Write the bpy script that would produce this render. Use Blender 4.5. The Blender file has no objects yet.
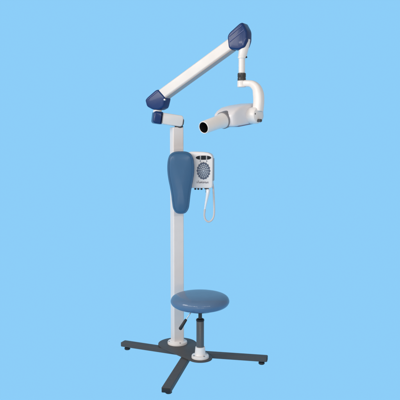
import bpy, bmesh, math
from mathutils import Vector, Matrix

C = bpy.context.scene.collection
R = math.radians

# ------------------------------------------------------------------ materials
def principled(name, col, rough=0.4, coat=0.0, metal=0.0, grain=0.0, gscale=300.0,
               bump=0.0, bscale=400.0, spec=0.5, crough=0.08):
    m = bpy.data.materials.new(name); m.use_nodes = True
    nt = m.node_tree; b = nt.nodes['Principled BSDF']
    b.inputs['Base Color'].default_value = (*col, 1)
    b.inputs['Roughness'].default_value = rough
    b.inputs['Metallic'].default_value = metal
    b.inputs['Coat Weight'].default_value = coat
    b.inputs['Coat Roughness'].default_value = crough
    b.inputs['Specular IOR Level'].default_value = spec
    tc = nt.nodes.new('ShaderNodeTexCoord')
    if grain:
        n = nt.nodes.new('ShaderNodeTexNoise'); n.inputs['Scale'].default_value = gscale
        n.inputs['Detail'].default_value = 4
        nt.links.new(tc.outputs['Object'], n.inputs['Vector'])
        mr = nt.nodes.new('ShaderNodeMapRange')
        mr.inputs['To Min'].default_value = 1 - grain; mr.inputs['To Max'].default_value = 1 + grain
        nt.links.new(n.outputs['Fac'], mr.inputs['Value'])
        mx = nt.nodes.new('ShaderNodeVectorMath'); mx.operation = 'SCALE'
        mx.inputs[0].default_value = col
        nt.links.new(mr.outputs['Result'], mx.inputs['Scale'])
        nt.links.new(mx.outputs['Vector'], b.inputs['Base Color'])
        r2 = nt.nodes.new('ShaderNodeMapRange')
        r2.inputs['To Min'].default_value = max(0.02, rough - 0.08); r2.inputs['To Max'].default_value = rough + 0.08
        n2 = nt.nodes.new('ShaderNodeTexNoise'); n2.inputs['Scale'].default_value = 18
        nt.links.new(tc.outputs['Object'], n2.inputs['Vector'])
        nt.links.new(n2.outputs['Fac'], r2.inputs['Value'])
        nt.links.new(r2.outputs['Result'], b.inputs['Roughness'])
    if bump:
        n3 = nt.nodes.new('ShaderNodeTexNoise'); n3.inputs['Scale'].default_value = bscale
        n3.inputs['Detail'].default_value = 3
        nt.links.new(tc.outputs['Object'], n3.inputs['Vector'])
        bp = nt.nodes.new('ShaderNodeBump'); bp.inputs['Strength'].default_value = bump
        bp.inputs['Distance'].default_value = 0.001
        nt.links.new(n3.outputs['Fac'], bp.inputs['Height'])
        nt.links.new(bp.outputs['Normal'], b.inputs['Normal'])
    return m

M = dict(
    white=principled('white_paint', (0.80, 0.78, 0.77), 0.35, grain=0.02, gscale=40, bump=0.08, bscale=220),
    column=principled('column_paint', (0.80, 0.75, 0.73), 0.42, grain=0.03, gscale=25, bump=0.1, bscale=260),
    armpaint=principled('arm_paint', (0.69, 0.67, 0.655), 0.38, grain=0.03, gscale=30, bump=0.08, bscale=220),
    headshell=principled('tube_head_shell', (0.72, 0.715, 0.75), 0.36, grain=0.02, gscale=60),
    plastic=principled('white_plastic', (0.80, 0.785, 0.785), 0.38, grain=0.02, gscale=60),
    greyside=principled('grey_plastic', (0.36, 0.36, 0.38), 0.45, grain=0.04, gscale=80),
    highlight=principled('navy_painted_highlight', (0.10, 0.13, 0.31), 0.35),  # paler navy paints the highlight lines on the cover ridges
    edge_shade=principled('blue_grey_edge_shade', (0.16, 0.17, 0.27), 0.4),
    post=principled('grey_post_paint', (0.12, 0.125, 0.13), 0.34, metal=0.35, grain=0.05, gscale=90, bump=0.1, bscale=600, spec=0.4),
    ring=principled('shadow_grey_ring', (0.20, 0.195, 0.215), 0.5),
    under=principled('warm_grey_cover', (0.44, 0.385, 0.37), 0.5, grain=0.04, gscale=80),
    navy=principled('navy_plastic', (0.008, 0.036, 0.142), 0.32, coat=0.12, spec=0.2, grain=0.05, gscale=50),
    vinyl=principled('blue_vinyl', (0.038, 0.122, 0.245), 0.5, coat=0.30, crough=0.22, spec=0.25, grain=0.05, gscale=30, bump=0.12, bscale=500),
    seat=principled('blue_seat_vinyl', (0.092, 0.172, 0.300), 0.5, coat=0.5, crough=0.05, spec=0.15, grain=0.04, gscale=30, bump=0.015, bscale=420),
    dark=principled('dark_powder_coat', (0.075, 0.076, 0.080), 0.55, grain=0.06, gscale=120, bump=0.25, bscale=700, spec=0.2),
    black=principled('black_rubber', (0.010, 0.010, 0.012), 0.5, grain=0.05, gscale=80),
    bore=principled('black_bore', (0.004, 0.004, 0.006), 0.6),
    glass=principled('black_display', (0.008, 0.013, 0.018), 0.45, spec=0.2),
    slate=principled('slate_pad', (0.075, 0.105, 0.17), 0.4),
    button=principled('pale_button', (0.42, 0.48, 0.56), 0.4),
    ink=principled('grey_ink', (0.16, 0.15, 0.19), 0.5),
    cord=principled('grey_cord', (0.60, 0.58, 0.585), 0.5, grain=0.05, gscale=200),
    handle=principled('pale_switch_plastic', (0.75, 0.80, 0.86), 0.3, coat=0.3),
    steel=principled('steel', (0.45, 0.45, 0.46), 0.3, metal=0.9),
    collar=principled('collar_metal', (0.05, 0.052, 0.055), 0.3, metal=0.3),
)

def sheet_material():
    m = bpy.data.materials.new('sky_blue_backdrop'); m.use_nodes = True
    nt = m.node_tree; nt.nodes.remove(nt.nodes['Principled BSDF'])
    e = nt.nodes.new('ShaderNodeEmission')
    e.inputs['Color'].default_value = (0.263, 0.613, 0.938, 1); e.inputs['Strength'].default_value = 1.0
    nt.links.new(e.outputs['Emission'], nt.nodes['Material Output'].inputs['Surface'])
    return m
M['sheet'] = sheet_material()

# ------------------------------------------------------------------ mesh helpers
def link(name, bm, mats, parent=None, sharp=35, weighted=False, matrix=None):
    bmesh.ops.recalc_face_normals(bm, faces=bm.faces)
    if matrix is not None: bm.transform(matrix)
    me = bpy.data.meshes.new(name); bm.to_mesh(me); bm.free()
    if not isinstance(mats, (list, tuple)): mats = [mats]
    for m in mats: me.materials.append(m)
    for p in me.polygons: p.use_smooth = True
    me.set_sharp_from_angle(angle=R(sharp))
    o = bpy.data.objects.new(name, me); C.objects.link(o)
    if parent: o.parent = parent
    if weighted:
        w = o.modifiers.new('wn', 'WEIGHTED_NORMAL'); w.keep_sharp = True
    return o

def merge(bm, other, mat=0):
    for f in other.faces: f.material_index = mat
    me = bpy.data.meshes.new('tmp'); other.to_mesh(me); other.free()
    bm.from_mesh(me); bpy.data.meshes.remove(me)

def box(sx, sy, sz, bev=0.004, seg=3, mat=Matrix()):
    b = bmesh.new(); bmesh.ops.create_cube(b, size=1.0)
    bmesh.ops.scale(b, vec=(sx, sy, sz), verts=b.verts)
    if bev: bmesh.ops.bevel(b, geom=b.edges[:], offset=bev, segments=seg, profile=0.5, affect='EDGES')
    b.transform(mat); return b

def lathe(prof, seg=64, mat=Matrix(), sx=1.0, cap0=True, cap1=True):
    b = bmesh.new(); rings = []
    for r, z in prof:
        rings.append([b.verts.new((sx*r*math.cos(2*math.pi*i/seg), r*math.sin(2*math.pi*i/seg), z)) for i in range(seg)])
    for k in range(len(rings)-1):
        for i in range(seg):
            j = (i+1) % seg
            b.faces.new((rings[k][i], rings[k][j], rings[k+1][j], rings[k+1][i]))
    if cap0: b.faces.new(rings[0][::-1])
    if cap1: b.faces.new(rings[-1])
    b.transform(mat); return b

def extrude(pts, t, bev=0.004, seg=3, mat=Matrix()):
    """outline in local x,z; thickness t along local y (y from 0 to t)"""
    b = bmesh.new()
    lo = [b.verts.new((x, 0, z)) for x, z in pts]; hi = [b.verts.new((x, t, z)) for x, z in pts]
    b.faces.new(lo); b.faces.new(hi[::-1]); n = len(pts)
    for i in range(n): b.faces.new((lo[i], hi[i], hi[(i+1) % n], lo[(i+1) % n]))
    bmesh.ops.recalc_face_normals(b, faces=b.faces)
    if bev:
        ed = [e for e in b.edges if abs(e.verts[0].co.y - e.verts[1].co.y) < 1e-6]
        bmesh.ops.bevel(b, geom=ed, offset=bev, segments=seg, profile=0.5, affect='EDGES')
    b.transform(mat); return b

def cr(pts, n=10, closed=False):
    """Catmull-Rom through pts"""
    P = [Vector(p) for p in pts]; out = []; m = len(P)
    rng = range(m) if closed else range(m-1)
    for i in rng:
        if closed: p0, p1, p2, p3 = P[i-1], P[i], P[(i+1) % m], P[(i+2) % m]
        else: p0, p1, p2, p3 = P[max(i-1, 0)], P[i], P[i+1], P[min(i+2, m-1)]
        for k in range(n):
            t = k/n
            out.append(0.5*((2*p1)+(p2-p0)*t+(2*p0-5*p1+4*p2-p3)*t*t+(3*p1-p0-3*p2+p3)*t**3))
    if not closed: out.append(P[-1])
    return out

def sweep(path, radii, seg=16, closed=False, power=2.0, flat=1.0, side=None, cap=True):
    """tube along path; power>2 gives a squarer section; flat squeezes the section along `side`"""
    P = [Vector(p) for p in path]; n = len(P)
    if not isinstance(radii, (list, tuple)): radii = [radii]*n
    b = bmesh.new(); rings = []
    ref = Vector(side) if side else None; prev = None
    for i, p in enumerate(P):
        if closed: t = (P[(i+1) % n]-P[i-1]).normalized()
        else: t = (P[min(i+1, n-1)]-P[max(i-1, 0)]).normalized()
        if ref is not None: u = (ref - t*ref.dot(t)).normalized()
        elif prev is not None: u = (prev - t*prev.dot(t)).normalized()
        else:
            a = Vector((0, 0, 1)) if abs(t.z) < 0.9 else Vector((1, 0, 0)); u = (a - t*a.dot(t)).normalized()
        prev = u; v = t.cross(u); ring = []
        for k in range(seg):
            th = 2*math.pi*k/seg; c, s = math.cos(th), math.sin(th)
            e = 2.0/power
            x = math.copysign(abs(c)**e, c)*flat; y = math.copysign(abs(s)**e, s)
            ring.append(b.verts.new(p + (u*x + v*y)*radii[i]))
        rings.append(ring)
    m = n if closed else n-1
    for i in range(m):
        A, B = rings[i], rings[(i+1) % n]
        for k in range(seg):
            j = (k+1) % seg; b.faces.new((A[k], A[j], B[j], B[k]))
    if not closed and cap: b.faces.new(rings[0][::-1]); b.faces.new(rings[-1])
    return b

def basis(o, x, y, z):
    m = Matrix.Identity(4)
    for i, v in enumerate((x, y, z)):
        for r in range(3): m[r][i] = v[r]
    for r in range(3): m[r][3] = o[r]
    return m

def along(o, d):
    """matrix whose local z points along d"""
    z = Vector(d).normalized()
    a = Vector((0, 0, 1)) if abs(z.z) < 0.9 else Vector((0, 1, 0))
    x = a.cross(z).normalized(); y = z.cross(x)
    return basis(o, x, y, z)

def T(x, y, z): return Matrix.Translation((x, y, z))
def RZ(a): return Matrix.Rotation(R(a), 4, 'Z')

# ------------------------------------------------------------------ setting: one seamless blue sheet
b = bmesh.new()
prof = [(-1.6, 0.0), (0.0, 0.0), (2.0, 0.0)]
for k in range(1, 13):
    a = R(90*k/12); prof.append((2.0+1.2*math.sin(a), 1.2-1.2*math.cos(a)))
prof += [(3.2, 4.4)]
row = [[b.verts.new((x, y, z)) for y, z in prof] for x in (-3.8, 3.8)]
for i in range(len(prof)-1): b.faces.new((row[0][i], row[1][i], row[1][i+1], row[0][i+1]))
o = link('backdrop', b, M['sheet']); o['kind'] = 'structure'

# ------------------------------------------------------------------ the unit
unit = bpy.data.objects.new('dental_xray_unit', None); C.objects.link(unit)
unit['label'] = 'tall white dental x-ray unit with navy arm joints, blue stool seat and dark base'
unit['category'] = 'x-ray unit'

COLX, COLY = -0.060, -0.060
STX, STY = 0.073, -0.302
CEN = Vector((0.010, -0.172, 0))

# base plate: hull of a wide round lobe under the column and a small one under the stool post
def hull(c1, r1, c2, r2, n=28):
    d = Vector((c2[0]-c1[0], c2[1]-c1[1])); L = d.length; a0 = math.atan2(d.y, d.x)
    g = math.acos((r1-r2)/L); out = []
    for k in range(n+1):
        a = a0+g+(2*math.pi-2*g)*k/n; out.append((c1[0]+r1*math.cos(a), c1[1]+r1*math.sin(a)))
    for k in range(n+1):
        a = a0-g+2*g*k/n; out.append((c2[0]+r2*math.cos(a), c2[1]+r2*math.sin(a)))
    return out
ol = hull((COLX, COLY), 0.112, (STX, STY), 0.066)
pl = extrude(ol, 0.008, 0.002, 2, Matrix.Rotation(R(90), 4, 'X'))    # x,z -> x,-y
for v in pl.verts: v.co = Vector((v.co.x, -v.co.y, v.co.z))
lo = min(v.co.z for v in pl.verts)
for v in pl.verts: v.co.z += 0.0470-lo
link('base_plate', pl, M['dark'], unit)

# three splayed feet
for tip, inset in (((-0.386, 0.004), 0.030), ((0.443, -0.260), 0.030), ((-0.092, -0.708), 0.050)):
    t = Vector((*tip, 0)); d = t-CEN; L = d.length; ang = math.degrees(math.atan2(d.y, d.x))
    mid = (t+CEN)/2
    lg = box(L, 0.047, 0.026, 0.003, 3, T(mid.x, mid.y, 0.0335) @ RZ(ang))
    leg = link('leg', lg, M['dark'], unit, weighted=True)
    e = t - d.normalized()*inset
    link('foot', lathe([(0.012, 0.0210), (0.012, 0.015), (0.0165, 0.012), (0.0175, 0.004), (0.014, 0.0)], 32, T(e.x, e.y, 0)), M['black'], leg)
    pc = t + d.normalized()*0.0005
    link('end_plug', box(0.004, 0.041, 0.023, 0.0015, 2, T(pc.x, pc.y, 0.0335) @ RZ(ang)), M['black'], leg)

# column
col = link('column', box(0.063, 0.063, 1.249, 0.006, 4, T(COLX, COLY, 0.6845) @ RZ(20)), M['column'], unit, weighted=True)
def bolt(parent, x, y, z):
    link('bolt', lathe([(0.0042, 0.0), (0.0042, 0.003), (0.003, 0.0042)], 14, T(x, y, z)), M['steel'], parent)
flange = lathe([(0.057, 0.0548), (0.0575, 0.064), (0.055, 0.069), (0.046, 0.072), (0.041, 0.076)], 64, T(COLX, COLY, 0))
link('column_flange', flange, M['white'], col)
for k in range(4):
    a = R(-70+90*k); bolt(col, COLX+0.0495*math.cos(a), COLY+0.0495*math.sin(a), 0.0695)

# stool post, socket, seat
post = link('seat_post', lathe([(0.0208, 0.09), (0.0208, 0.262), (0.0198, 0.264)], 40, T(STX, STY, 0)), M['post'], unit)
link('socket', lathe([(0.0475, 0.0548), (0.0475, 0.064), (0.0455, 0.069), (0.033, 0.072), (0.0295, 0.077), (0.0265, 0.110), (0.0255, 0.1145), (0.0208, 0.1155)], 56, T(STX, STY, 0)), M['white'], post)
link('post_collar', lathe([(0.0205, 0.258), (0.0222, 0.260), (0.0222, 0.268), (0.018, 0.272), (0.0105, 0.274)], 40, T(STX, STY, 0)), M['black'], post)
link('gas_rod', lathe([(0.0100, 0.270), (0.0100, 0.312), (0.024, 0.316), (0.026, 0.326)], 32, T(STX, STY, 0)), M['dark'], post)
for k in range(4):
    a = R(-58+90*k); bolt(post, STX+0.0395*math.cos(a), STY+0.0395*math.sin(a), 0.0705)

sp = [(0.02, 0.331), (0.080, 0.331), (0.112, 0.3335), (0.136, 0.3405), (0.151, 0.3510), (0.158, 0.3630), (0.1585, 0.3740),
      (0.153, 0.3870), (0.141, 0.3970), (0.121, 0.4045), (0.090, 0.4095), (0.05, 0.4120), (0.006, 0.4127)]
spc = [(p.x, p.y) for p in cr([(a, z, 0) for a, z in sp], 5)]
seat = link('seat', lathe(spc, 96, T(STX-0.001, STY, 0)), M['seat'], unit, sharp=80)
link('seat_pan', lathe([(0.02, 0.3235), (0.085, 0.3235), (0.092, 0.327), (0.092, 0.3335)], 64, T(STX, STY, 0)), M['black'], seat)
lev = link('height_lever', sweep(cr([(0.055, -0.315, 0.3275), (0.030, -0.355, 0.326), (0.018, -0.362, 0.314), (-0.003, -0.366, 0.284)], 8), 0.0030, 12), M['steel'], seat)
ga = Vector((-0.001, -0.3655, 0.287)); gb = Vector((-0.036, -0.372, 0.232)); gl = (gb-ga).length
link('lever_grip', lathe([(0.0045, 0), (0.0075, 0.004), (0.0085, gl*0.5), (0.0095, gl-0.006), (0.006, gl)], 20, along(ga, gb-ga)), M['black'], seat)

# backrest: padded paddle, wide on top
BX, BY = -0.036, -0.128
half = [(0.000, 1.175), (0.034, 1.172), (0.058, 1.158), (0.070, 1.132), (0.0745, 1.095), (0.0735, 1.055), (0.068, 1.015),
        (0.060, 0.975), (0.053, 0.930), (0.0485, 0.890), (0.043, 0.858), (0.030, 0.836), (0.013, 0.828)]
outl = [(x, z, 0) for x, z in half] + [(-x, z, 0) for x, z in half[:0:-1]]
oc = cr(outl, 6, True)
bzc = 1.02
def ring(sx, dz):
    # inset by an absolute margin sx (m) towards the middle
    out = []
    n = len(oc)
    for i, p in enumerate(oc):
        t = (oc[(i+1) % n]-oc[i-1]).normalized(); nn = Vector((t.y, -t.x, 0))
        out.append((p.x - nn.x*sx, p.y - nn.y*sx))
    return out
b = bmesh.new(); rings = []
# sign of the outward normal
test = ring(0.01, 0)
sg = 1 if max(abs(q[0]) for q in test) < max(abs(p.x) for p in oc) else -1
def addring(pts, y): rings.append([b.verts.new((x, y, z)) for x, z in pts])
for inset, y in ((0.010, 0.0), (0.003, -0.003), (0.0, -0.010), (-0.0005, -0.022), (0.0015, -0.033), (0.006, -0.041), (0.012, -0.0455), (0.020, -0.048)):
    addring(ring(sg*inset, 0), y)
last = ring(sg*0.020, 0)
for s, y in ((0.75, -0.0505), (0.5, -0.0525), (0.25, -0.0535), (0.08, -0.054)):
    addring([(x*s, bzc+(z-bzc)*s) for x, z in last], y)
for k in range(len(rings)-1):
    n = len(rings[k])
    for i in range(n):
        j = (i+1) % n; b.faces.new((rings[k][i], rings[k][j], rings[k+1][j], rings[k+1][i]))
b.faces.new(rings[0]); b.faces.new(rings[-1])
brm = T(BX, BY, 0) @ RZ(4)
back = link('backrest', b, M['vinyl'], unit, sharp=60, matrix=brm)
pp = [(x, -0.0425, z) for x, z in ring(sg*0.0075, 0)]
link('piping', sweep(pp, 0.0028, 10, closed=True), M['vinyl'], back, sharp=80, matrix=brm)
link('backrest_mount', box(0.05, 0.055, 0.12, 0.004, 2, T(-0.047, -0.108, 1.03) @ RZ(12)), M['dark'], back)

# ------------------------------------------------------------------ control box
KX, KY, KZ = 0.070, -0.120, 1.066
KM = T(KX, KY, KZ) @ RZ(-9)
kb = [(-0.076, -0.098), (0.060, -0.098), (0.068, -0.095), (0.072, -0.086), (0.0735, 0.0), (0.074, 0.066), (0.071, 0.082), (0.063, 0.093),
      (0.046, 0.101), (0.020, 0.1045), (-0.02, 0.106), (-0.050, 0.106), (-0.064, 0.102), (-0.073, 0.090), (-0.076, 0.070)]
ctl = link('control_box', extrude(kb, 0.062, 0.006, 3), M['plastic'], unit, sharp=50, matrix=KM)
link('side_panel', box(0.0035, 0.040, 0.125, 0.0012, 2, T(0.0748, 0.031, 0.006)), M['greyside'], ctl, matrix=KM)
link('box_mount', box(0.085, 0.030, 0.09, 0.003, 2, T(-0.004, -0.075, 1.07)), M['dark'], ctl)
CX = 0.022        # centre line of the front panel
def oval(rx, rz, t, x, y, z, seg=48, bev=0.0008):
    return extrude([(rx*math.cos(2*math.pi*k/seg), rz*math.sin(2*math.pi*k/seg)) for k in range(seg)], t, bev, 2, T(x, y, z))
# a lens-shaped display split in three windows
def lens(x0, x1, t, y, z, h=0.0125, half=0.044):
    pts = []
    f = lambda x: h*max(0.0, 1-(abs(x)/half)**2.6)**0.5*1.0
    xs = [x0+(x1-x0)*k/12 for k in range(13)]
    up = [(x, f(x)) for x in xs]; dn = [(x, -f(x)) for x in xs[::-1]]
    for p in up+dn:
        if not pts or (Vector(p)-Vector(pts[-1])).length > 1e-4: pts.append(p)
    if (Vector(pts[0])-Vector(pts[-1])).length < 1e-4: pts.pop()
    return extrude(pts, t, 0, 1, T(CX, y, z))
disp = link('display', lens(-0.044, 0.044, 0.003, -0.0012, 0.073), M['greyside'], ctl, matrix=KM)
bb = bmesh.new()
for x0, x1 in ((-0.0425, -0.0205), (-0.0135, 0.0135), (0.0205, 0.0425)):
    merge(bb, lens(x0, x1, 0.003, -0.0022, 0.073, 0.0112, 0.0435))
link('display_glass', bb, M['glass'], ctl, matrix=KM)
for s in (-1, 1):
    link('indicator_light', oval(0.0032, 0.0032, 0.003, CX+s*0.018, -0.0018, 0.054, 20), M['slate'], ctl, matrix=KM)
bb = bmesh.new()
merge(bb, oval(0.0345, 0.045, 0.004, CX, -0.002, 0.000), 0)
for k in range(16):
    a = 2*math.pi*k/16
    merge(bb, oval(0.0062, 0.0066, 0.004, CX+0.0325*math.cos(a), -0.0027, 0.043*math.sin(a), 20), 0)
for k in range(16):
    a = 2*math.pi*(k+0.5)/16
    merge(bb, oval(0.0036, 0.0044, 0.004, CX+0.0262*math.cos(a), -0.0035, 0.0345*math.sin(a), 20), 1)
merge(bb, oval(0.0205, 0.0270, 0.004, CX, -0.0030, 0.000), 1)
for k in range(10):
    a = 2*math.pi*k/10
    merge(bb, oval(0.0034, 0.0042, 0.004, CX+0.0150*math.cos(a), -0.0040, 0.0200*math.sin(a), 18), 0)
merge(bb, oval(0.0088, 0.0110, 0.004, CX, -0.0038, 0.000), 0)
merge(bb, oval(0.0062, 0.0080, 0.004, CX, -0.0046, 0.000), 1)
link('keypad', bb, [M['slate'], M['button']], ctl, matrix=KM)
# the maker's mark: a small grey handwritten-looking word, too blurred in the photograph to read
stroke = [(-0.034, 0.004), (-0.036, 0.000), (-0.033, -0.0055), (-0.029, -0.002), (-0.0265, 0.0085), (-0.0285, -0.0055), (-0.0265, 0.0075), (-0.0225, 0.0070), (-0.0230, 0.0020), (-0.0275, 0.0010), (-0.0215, -0.0055)]
letters = [('u', 0.0070), ('o', 0.0060), ('n', 0.0075), ('e', 0.0055), ('r', 0.0050), ('n', 0.0075), ('i', 0.0040), ('o', 0.0060), ('s', 0.0050)]
x = -0.0205; zl = -0.0055; zt = 0.0020
for ch, wd in letters:
    if ch == 'u': q = [(0.1, zt), (0.2, zl+0.001), (0.45, zl), (0.75, zt), (0.85, zl)]
    elif ch == 'o': q = [(0.55, zt), (0.15, zt-0.002), (0.3, zl), (0.75, zl+0.002), (0.6, zt), (1.0, zt-0.001)]
    elif ch == 'n': q = [(0.1, zt), (0.12, zl), (0.4, zt), (0.6, zt), (0.7, zl), (1.0, zl)]
    elif ch == 'e': q = [(0.5, zt-0.003), (0.7, zt), (0.3, zt), (0.2, zl+0.001), (0.6, zl), (1.0, zl+0.001)]
    elif ch == 'r': q = [(0.2, zt), (0.25, zl), (0.5, zt-0.001), (0.9, zt)]
    elif ch == 'i': q = [(0.4, zt), (0.5, zl), (1.0, zl+0.001)]
    else: q = [(0.7, zt), (0.3, zt-0.002), (0.7, zl+0.002), (0.2, zl), (0.9, zl)]
    stroke += [(x+wd*f+(zz-zl)*0.2, zz) for f, zz in q]; x += wd
path = cr([(CX-0.004+px, -0.0003, -0.064+pz) for px, pz in stroke], 5)
link('name_mark', sweep(path, 0.00075, 6), M['ink'], ctl, matrix=KM)
for kx in (-0.028, -0.011, 0.007):
    link('cable_gland', lathe([(0.0055, 0.0), (0.0062, -0.004), (0.0055, -0.010), (0.003, -0.011)][::-1], 20, T(kx, 0.022, -0.098)), M['black'], ctl, matrix=KM)
bb = bmesh.new()
merge(bb, box(0.024, 0.014, 0.007, 0.002, 2, T(0.038, 0.012, -0.1005)))
merge(bb, box(0.007, 0.009, 0.022, 0.002, 2, T(0.036, 0.012, -0.113)))
link('switch_hook', bb, M['black'], ctl, matrix=KM)

# ------------------------------------------------------------------ swivel bracket on top of the column
BL = Vector((-0.190, -0.108, 1.3645)); BR = Vector((-0.026, -0.062, 1.3405))
d = (BR-BL); bl = d.length; dx_ = d.normalized(); dz_ = Vector((0, 0, 1)); dz_ = (dz_-dx_*dz_.dot(dx_)).normalized(); dy_ = dz_.cross(dx_)
BM = basis(BL, dx_, dy_, dz_)
def rr(x0, x1, z0, z1, rl, rt, n=6):
    pts = []
    for cx, cz, a0, r in ((x1-rt, z0+rt, -90, rt), (x1-rt, z1-rt, 0, rt), (x0+rl, z1-rl, 90, rl), (x0+rl, z0+rl, 180, rl)):
        for k in range(n+1):
            a = R(a0+90*k/n); pts.append((cx+r*math.cos(a), cz+r*math.sin(a)))
    return pts
arm0 = link('swivel_bracket', extrude(rr(0.045, bl-0.004, -0.031, 0.031, 0.003, 0.016), 0.062, 0.006, 3, T(0, -0.031, 0)), M['white'], unit, sharp=50, matrix=BM)
link('end_cap', extrude(rr(-0.002, 0.049, -0.034, 0.034, 0.014, 0.003), 0.068, 0.010, 5, T(0, -0.034, 0)), M['navy'], arm0, sharp=50, matrix=BM)
link('rear_cap', extrude(rr(bl-0.022, bl+0.002, -0.030, 0.020, 0.003, 0.018), 0.056, 0.004, 3, T(0, -0.028, 0)), M['dark'], arm0, sharp=50, matrix=BM)
link('swivel_ring', lathe([(0.022, 1.304), (0.024, 1.306), (0.024, 1.315), (0.020, 1.318)], 40, T(-0.047, -0.065, 0)), M['dark'], arm0)

# ------------------------------------------------------------------ balanced arm with its two covers
A = Vector((-0.165, -0.10, 1.453)); u = Vector((0.8644, -0.5028, 0)); nrm = Vector((-0.5028, -0.8644, 0)); up = Vector((0, 0, 1))
# local: x along u, y away from the camera (-nrm), z up
AM = basis(A, u, -nrm, up)
e = Vector((0.4395, 0.2500)); e.normalize()
pu = Vector((-e.y, e.x))
def at(s, h): q = e*s + pu*h; return (q.x, q.y)
h0, h1 = -0.0225, 0.0315
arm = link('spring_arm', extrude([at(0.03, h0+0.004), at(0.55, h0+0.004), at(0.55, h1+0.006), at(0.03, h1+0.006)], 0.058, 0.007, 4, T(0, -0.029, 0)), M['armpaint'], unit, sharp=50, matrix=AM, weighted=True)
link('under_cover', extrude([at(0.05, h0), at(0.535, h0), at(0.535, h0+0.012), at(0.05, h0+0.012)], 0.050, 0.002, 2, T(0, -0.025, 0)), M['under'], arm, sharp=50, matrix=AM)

def soft(pts, r=0.25, n=4):
    """cut each corner of an outline with a short curve"""
    out = []; m = len(pts)
    for i in range(m):
        p0, p1, p2 = Vector(pts[i-1]), Vector(pts[i]), Vector(pts[(i+1) % m])
        a = p1+(p0-p1)*r; c = p1+(p2-p1)*r
        for k in range(n+1):
            t = k/n; q = a*(1-t)**2+p1*2*t*(1-t)+c*t*t; out.append((q.x, q.y))
    return out
lowp = [(0.073, 0.017), (0.021, 0.067), (-0.064, 0.010), (-0.052, -0.030), (-0.014, -0.048), (0.028, -0.051), (0.057, -0.038)]
upp = [(0.452, 0.323), (0.461, 0.249), (0.521, 0.241), (0.551, 0.253), (0.564, 0.287), (0.564, 0.335), (0.536, 0.383)]
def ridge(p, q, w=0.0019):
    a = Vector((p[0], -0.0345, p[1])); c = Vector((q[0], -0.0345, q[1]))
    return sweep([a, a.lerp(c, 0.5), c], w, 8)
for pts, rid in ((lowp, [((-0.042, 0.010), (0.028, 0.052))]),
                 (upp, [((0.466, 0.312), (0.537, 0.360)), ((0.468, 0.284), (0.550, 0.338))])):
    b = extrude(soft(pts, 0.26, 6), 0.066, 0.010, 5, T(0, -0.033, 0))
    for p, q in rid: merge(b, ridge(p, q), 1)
    cv = link('joint_cover', b, [M['navy'], M['highlight']], arm, sharp=50, matrix=AM)
link('cover_screw', lathe([(0.006, -0.004), (0.006, 0.003), (0.004, 0.005)], 20, along(A + u*0.069 + up*0.004 + nrm*0.031, nrm)), M['steel'], arm)
link('arm_pivot', lathe([(0.024, 1.385), (0.024, 1.402), (0.021, 1.406), (0.021, 1.430)], 40, T(A.x, A.y, 0)), M['white'], arm)

# ------------------------------------------------------------------ hanging post, collar, yoke
hp = Vector((0.286, -0.372, 0))
post2 = link('hanging_post', sweep([(0.302, -0.370, 1.750), (0.300, -0.370, 1.730), (0.294, -0.371, 1.695), (0.2885, -0.372, 1.664), (0.2885, -0.372, 1.656)],
                                   [0.027, 0.0265, 0.024, 0.0215, 0.019], 36), M['white'], unit, sharp=50)
link('lower_sleeve', lathe([(0.0165, 1.575), (0.0165, 1.652), (0.0205, 1.654), (0.0205, 1.662)], 40, T(hp.x, hp.y, 0)), M['white'], post2)
link('stop_screw', lathe([(0.0045, 0), (0.0045, 0.008), (0.003, 0.010)], 14, along((hp.x+0.017, hp.y-0.006, 1.659), (1, -0.3, 0))), M['black'], post2)
bb = bmesh.new()
merge(bb, lathe([(0.0205, 1.541), (0.0215, 1.543), (0.0215, 1.553), (0.0205, 1.5545), (0.0205, 1.5585), (0.0215, 1.560), (0.0215, 1.577), (0.0195, 1.5795), (0.0165, 1.5795)], 48, T(hp.x, hp.y, 0)))
link('collar', bb, M['collar'], post2)

S = Vector((0.75, -0.66, 0))      # outward side of the tube head
yp = cr([(0.284, -0.370, 1.526), (0.312, -0.392, 1.526), (0.338, -0.412, 1.520), (0.3575, -0.428, 1.500), (0.366, -0.436, 1.470), (0.368, -0.440, 1.430), (0.364, -0.440, 1.385)], 8)
n = len(yp)
rad = [0.0165+0.0105*min(1, max(0, (i/n-0.25)/0.4)) for i in range(n)]
yoke = link('yoke', sweep(yp, rad, 32, power=2.8, flat=0.85, side=(0.66, 0.75, 0)), M['white'], unit, sharp=50)
link('yoke_hub', lathe([(0.020, 1.508), (0.0225, 1.511), (0.0225, 1.538), (0.0205, 1.541)], 40, T(hp.x, hp.y, 0)), M['white'], yoke)
PV = Vector((0.352, -0.440, 1.362))
link('pivot_housing', lathe([(0.040, -0.034), (0.042, -0.030), (0.042, 0.010), (0.038, 0.018), (0.028, 0.022), (0.010, 0.0235)], 48, along(PV, S)), M['white'], yoke)
link('pivot_recess', box(0.050, 0.020, 0.014, 0.004, 2, T(PV.x+0.008, PV.y-0.012, PV.z-0.026) @ RZ(-41)), M['dark'], yoke)
for q in ((-0.026, 0.006), (0.012, -0.022)):
    p = PV + Vector((0.66, 0.75, 0))*q[0] + S*0.0165 + up*q[1]
    link('pivot_screw', lathe([(0.0065, 0), (0.0065, 0.004), (0.004, 0.0055)], 16, along(p, S)), M['dark'], yoke)

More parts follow.
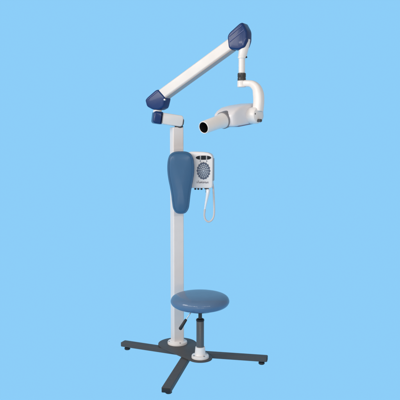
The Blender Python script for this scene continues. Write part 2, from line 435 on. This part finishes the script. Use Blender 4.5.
# ------------------------------------------------------------------ tube head
HC = Vector((0.286, -0.372, 1.366)); a_ = Vector((-0.200, -0.214, -0.042)).normalized()
s_ = Vector((-a_.y, a_.x, 0)).normalized()
if s_.x < 0: s_ = -s_
t_ = s_.cross(a_)
if t_.z < 0: t_ = -t_
HM = basis(HC, s_, t_, a_)        # local x = right side, y = up, z = along the beam
secs = [(-0.122, 0.040, 0.026, 0.002), (-0.116, 0.053, 0.037, 0.003), (-0.098, 0.063, 0.046, 0.004), (-0.05, 0.068, 0.051, 0.004), (0.03, 0.070, 0.051, 0.004),
        (0.085, 0.069, 0.049, 0.002), (0.118, 0.067, 0.042, -0.003), (0.140, 0.062, 0.034, -0.008), (0.149, 0.050, 0.025, -0.012)]
b = bmesh.new(); rings = []
for z, hw, hh, yo in secs:
    rg = []
    for k in range(56):
        th = 2*math.pi*k/56; c, s = math.cos(th), math.sin(th); q = 2/7.0
        rg.append(b.verts.new((hw*math.copysign(abs(c)**q, c), yo+hh*math.copysign(abs(s)**q, s), z)))
    rings.append(rg)
for k in range(len(rings)-1):
    for i in range(56):
        j = (i+1) % 56; b.faces.new((rings[k][i], rings[k][j], rings[k+1][j], rings[k+1][i]))
b.faces.new(rings[0][::-1]); b.faces.new(rings[-1])
head = link('tube_head', b, M['headshell'], unit, sharp=60, matrix=HM)
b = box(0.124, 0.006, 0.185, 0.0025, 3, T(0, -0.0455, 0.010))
link('bottom_shade_strip', b, M['edge_shade'], head, matrix=HM)  # strip coloured as the shade along the head's bottom edge
ca = Vector((-0.193, -0.220, -0.074)).normalized()
cx_ = Vector((-ca.y, ca.x, 0)).normalized(); cx_ = cx_ if cx_.x > 0 else -cx_
HM2 = basis(HC + Vector((0, 0, 0.012)), cx_, ca.cross(cx_), ca)
link('cone_shade_ring', lathe([(0.040, 0.10), (0.0425, 0.130), (0.0425, 0.158), (0.0395, 0.161)], 56, T(0, -0.004, 0)), M['ring'], head, matrix=HM2)  # dark ring painted as the shadow around the cone base
cone = bmesh.new()
prof = [(0.0385, 0.120), (0.0385, 0.165), (0.0345, 0.185), (0.0325, 0.215), (0.0310, 0.305), (0.0300, 0.3085), (0.0285, 0.3095), (0.0262, 0.3085)]
merge(cone, lathe(prof, 56, T(0, -0.004, 0), cap1=False), 0)
merge(cone, lathe([(0.0262, 0.3085), (0.0255, 0.300), (0.0250, 0.19)], 56, T(0, -0.004, 0), cap0=False), 1)
bmesh.ops.remove_doubles(cone, verts=cone.verts, dist=1e-5)
link('aiming_cone', cone, [M['white'], M['bore']], head, sharp=50, matrix=HM2)

# ------------------------------------------------------------------ the hand switch hanging under the control box
sw = bpy.data.objects.new('hand_switch', None); C.objects.link(sw); sw.location = (0.112, -0.135, 0.95)
sw['label'] = 'pale slim exposure hand switch hanging on a looped grey cord below the control box'
sw['category'] = 'hand switch'
off = T(-0.112, 0.135, -0.95)
hb = bmesh.new()
hpth = cr([(0.117, -0.122, 0.962), (0.1155, -0.128, 0.940), (0.111, -0.132, 0.915), (0.104, -0.134, 0.880), (0.0985, -0.134, 0.848)], 8)
nn = len(hpth)
hr = [0.0125-0.0075*min(1, (i/nn)*1.15) for i in range(nn)]; hr[0] = 0.008; hr[1] = 0.011
link('handle', sweep(hpth, hr, 24), M['handle'], sw, sharp=60, matrix=off)
link('strain_relief', sweep([(0.0990, -0.134, 0.852), (0.0975, -0.134, 0.838), (0.0965, -0.134, 0.824)], [0.0055, 0.006, 0.0048], 16), M['cord'], sw, matrix=off)
cp = cr([(0.0968, -0.134, 0.830), (0.0962, -0.134, 0.815), (0.1005, -0.134, 0.796), (0.110, -0.134, 0.784), (0.122, -0.133, 0.780), (0.136, -0.131, 0.787), (0.147, -0.128, 0.804),
         (0.1515, -0.124, 0.830), (0.151, -0.116, 0.880), (0.149, -0.106, 0.935), (0.146, -0.098, 0.975), (0.141, -0.092, 0.996), (0.134, -0.088, 1.004)], 10)
link('cord', sweep(cp, 0.0052, 14), M['cord'], sw, matrix=off)

# ------------------------------------------------------------------ camera
cam = bpy.data.cameras.new('camera'); co = bpy.data.objects.new('camera', cam); C.objects.link(co)
co.location = (0.072, -3.7, 1.25); co.rotation_euler = (R(90-5.561), 0, 0)
cam.sensor_width = 36; cam.lens = 36*640/400; cam.clip_end = 100
bpy.context.scene.camera = co

# ------------------------------------------------------------------ light: soft studio
W = bpy.data.worlds.new('World'); bpy.context.scene.world = W; W.use_nodes = True
bg = W.node_tree.nodes['Background']; bg.inputs['Color'].default_value = (1.0, 0.96, 0.92, 1); bg.inputs['Strength'].default_value = 0.43
def area(name, loc, tgt, sx, sy, power, col=(1, 1, 1)):
    l = bpy.data.lights.new(name, 'AREA'); l.shape = 'RECTANGLE'; l.size = sx; l.size_y = sy; l.energy = power; l.color = col
    o = bpy.data.objects.new(name, l); C.objects.link(o); o.location = loc
    o.rotation_euler = (Vector(tgt)-Vector(loc)).to_track_quat('-Z', 'Y').to_euler()
    return o
area('key_light', (-3.4, -2.0, 2.5), (0, -0.2, 1.0), 1.4, 1.4, 72, (1.0, 0.945, 0.895))
area('left_strip_softbox', (-1.7, -3.2, 2.0), (0, -0.2, 0.7), 2.6, 0.09, 34, (1.0, 0.94, 0.89))
area('right_strip_softbox', (1.5, -3.5, 2.0), (0, -0.2, 0.7), 2.2, 0.08, 18, (1.0, 0.96, 0.93))
area('low_streak_lamp', (0.0, -4.2, 0.35), (0, -0.3, 0.5), 2.2, 0.07, 13, (1.0, 0.93, 0.86))  # added lamp, placed to draw the lower streak on the seat rim

sc = bpy.context.scene
sc.view_settings.view_transform = 'Standard'; sc.view_settings.look = 'None'; sc.view_settings.exposure = 0; sc.view_settings.gamma = 1
